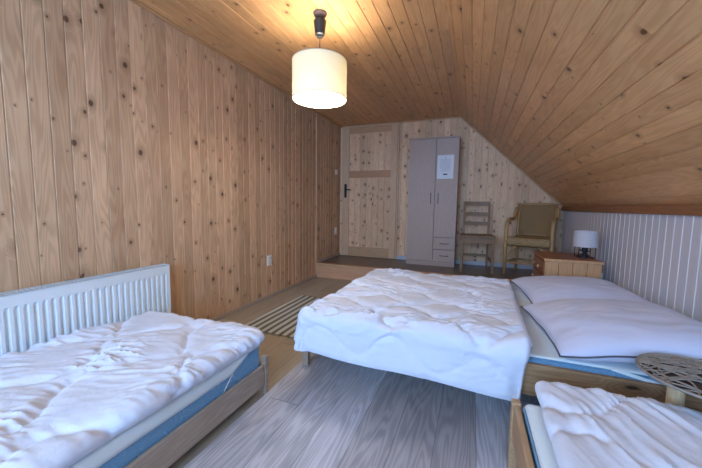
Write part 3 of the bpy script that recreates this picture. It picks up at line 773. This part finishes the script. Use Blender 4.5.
pillow('pillow', 2.685, 2.525, .42, .66, .69, .18, math.radians(5), math.radians(-3), 2., 'white pillow with dark piping on the double bed, nearer the nightstand')
pillow('pillow', 2.68, 1.812, .435, .68, .665, .19, math.radians(5), math.radians(-6), 9., 'big white pillow with dark piping on the double bed, nearer the woven round table')

# ------------------------------------------------------------------ right single bed
t = thing('single_bed', (2.64,.3,0), 'pine single bed frame in the near right corner, beside the double bed', 'bed')
bx('side_rail', (2.182,-.70,.17),(2.204,1.215,.295), BEDY, t, bevel=.008)
bx('side_rail', (3.055,-.70,.17),(3.077,1.215,.295), BEDY, t, bevel=.006)
bx('end_board', (2.21,1.222,.15),(3.07,1.244,.262), BEDW, t, bevel=.004)
bx('end_board', (2.21,-.73,.15),(3.07,-.708,.315), BEDW, t, bevel=.004)
for x in (2.176, 3.05):
    for y in (-.735, 1.205): bx('post', (x,y,.0033),(x+.032,y+.034,.302), BEDY, t, bevel=.006)
sb = MB()
for i in range(13): sb.box((2.206,-.66+i*.14,.175),(3.053,-.59+i*.14,.19))
sb.build('slats', PINEX, t)
mattress('mattress', (2.212,-.69,.191),(3.045,1.217,.304), 'pale blue-sided mattress on the pine single bed in the near right corner')
protector('mattress_protector', 2.238, 3.02, -.64, 1.198, .307, (.024,.02,.03,.03), 'white mattress protector on the pine single bed in the near right corner')
cloth('duvet', quilt(2.283, 3.03, -.64, 1.230, .352, (.045,.03,.03,.06), .026, .30, .11, .62, .016, .0085, 21., alongx=True, ang=-.95, wstretch=(3.,17.), step=.006, lift=lambda s, q: .018*max(0, min(1, (q-.6)/.6))), COTTON,
      'creased white quilted duvet on the pine single bed in the near right corner', 'duvet', (2.66,.3,.30), .026)

# ------------------------------------------------------------------ woven round table between the beds
sx_, sy_ = 2.730, 1.298
t = thing('side_table', (2.690,1.353,0), 'round grey woven-wicker table top on a pale round wooden leg, between double and single bed', 'side table')
MB().tube([(2.690,1.353,.02),(2.690,1.353,.4560)], .023, 24).build('leg', POSTW, t, smooth=False)
MB().tube([(2.690,1.353,.0033),(2.690,1.353,.022)], .062, 24).build('base', POSTW, t, bevel=.004)
wv = MB(); R0 = .164; zc = .4645
wv.tube([(sx_+R0*math.cos(a*PI/32), sy_+R0*math.sin(a*PI/32), zc+.003) for a in range(65)], .004, 6, cap=False)
for k in range(46):
    a = random.uniform(0, 2*PI); b = a+random.uniform(.5, 2.9); bu = random.uniform(-.05,.05)
    p0 = Vector((math.cos(a),math.sin(a),0))*R0; p1 = Vector((math.cos(b),math.sin(b),0))*R0
    mdl = (p0+p1)/2; nn = Vector((-(p1-p0).y,(p1-p0).x,0)).normalized()
    pts = []
    for i in range(7):
        s = i/6; q = p0.lerp(p1, s)+nn*bu*4*s*(1-s)
        if q.length > R0: q *= R0/q.length
        pts.append(Vector((sx_,sy_,zc+.0015*math.sin(k*1.7+i*1.9))) + q)
    wv.tube(pts, random.uniform(.0022,.0032), 5, cap=False)
wv.build('woven_top', WIRE, t, smooth=True)
MB().lathe([(0,.4605),(R0-.014,.4605),(R0-.012,.4585),(R0-.014,.4565),(0,.4565)][::-1], (sx_,sy_,0), 48).build('dark_underlayer', plain('dark_gap_brown', srgb(52,44,40), .6), t)  # dark disc added under the weave so its gaps read black

# ------------------------------------------------------------------ daylight, world
w = bpy.data.worlds.new('world'); sc.world = w; w.use_nodes = True
bg = w.node_tree.nodes['Background']; bg.inputs[0].default_value = (.36,.62,1.0,1); bg.inputs[1].default_value = 9
pl = bpy.data.lights.new('window_portal', 'AREA'); pl.shape = 'RECTANGLE'; pl.size = WX1-WX0; pl.size_y = WZ1-WZ0
pl.cycles.is_portal = True
po = bpy.data.objects.new('window_portal', pl); C.objects.link(po); po.location = ((WX0+WX1)/2, YF-.08, (WZ0+WZ1)/2); po.rotation_euler = (PI/2, 0, 0)

# ------------------------------------------------------------------ camera
yaw, pit, rol, f = .3703, -.0903, .0143, 311.08
F = Vector((-math.sin(yaw)*math.cos(pit), math.cos(yaw)*math.cos(pit), math.sin(pit)))
Rr = Vector((math.cos(yaw), math.sin(yaw), 0)); U = Rr.cross(F)
R1 = Rr*math.cos(rol)+U*math.sin(rol); U1 = -Rr*math.sin(rol)+U*math.cos(rol)
cam = bpy.data.cameras.new('camera'); cam.sensor_width = 36; cam.lens = f/702*36; cam.clip_start = .02
co = bpy.data.objects.new('camera', cam); C.objects.link(co)
M = Matrix((R1, U1, -F)).transposed().to_4x4(); M.translation = Vector((2.0109, 0, 1.0)); co.matrix_world = M
sc.camera = co
sc.view_settings.view_transform = 'Standard'; sc.view_settings.look = 'None'; sc.view_settings.exposure = 1.3; sc.view_settings.gamma = 1
sc.cycles.max_bounces = 12; sc.cycles.diffuse_bounces = 8; sc.cycles.sample_clamp_indirect = 25
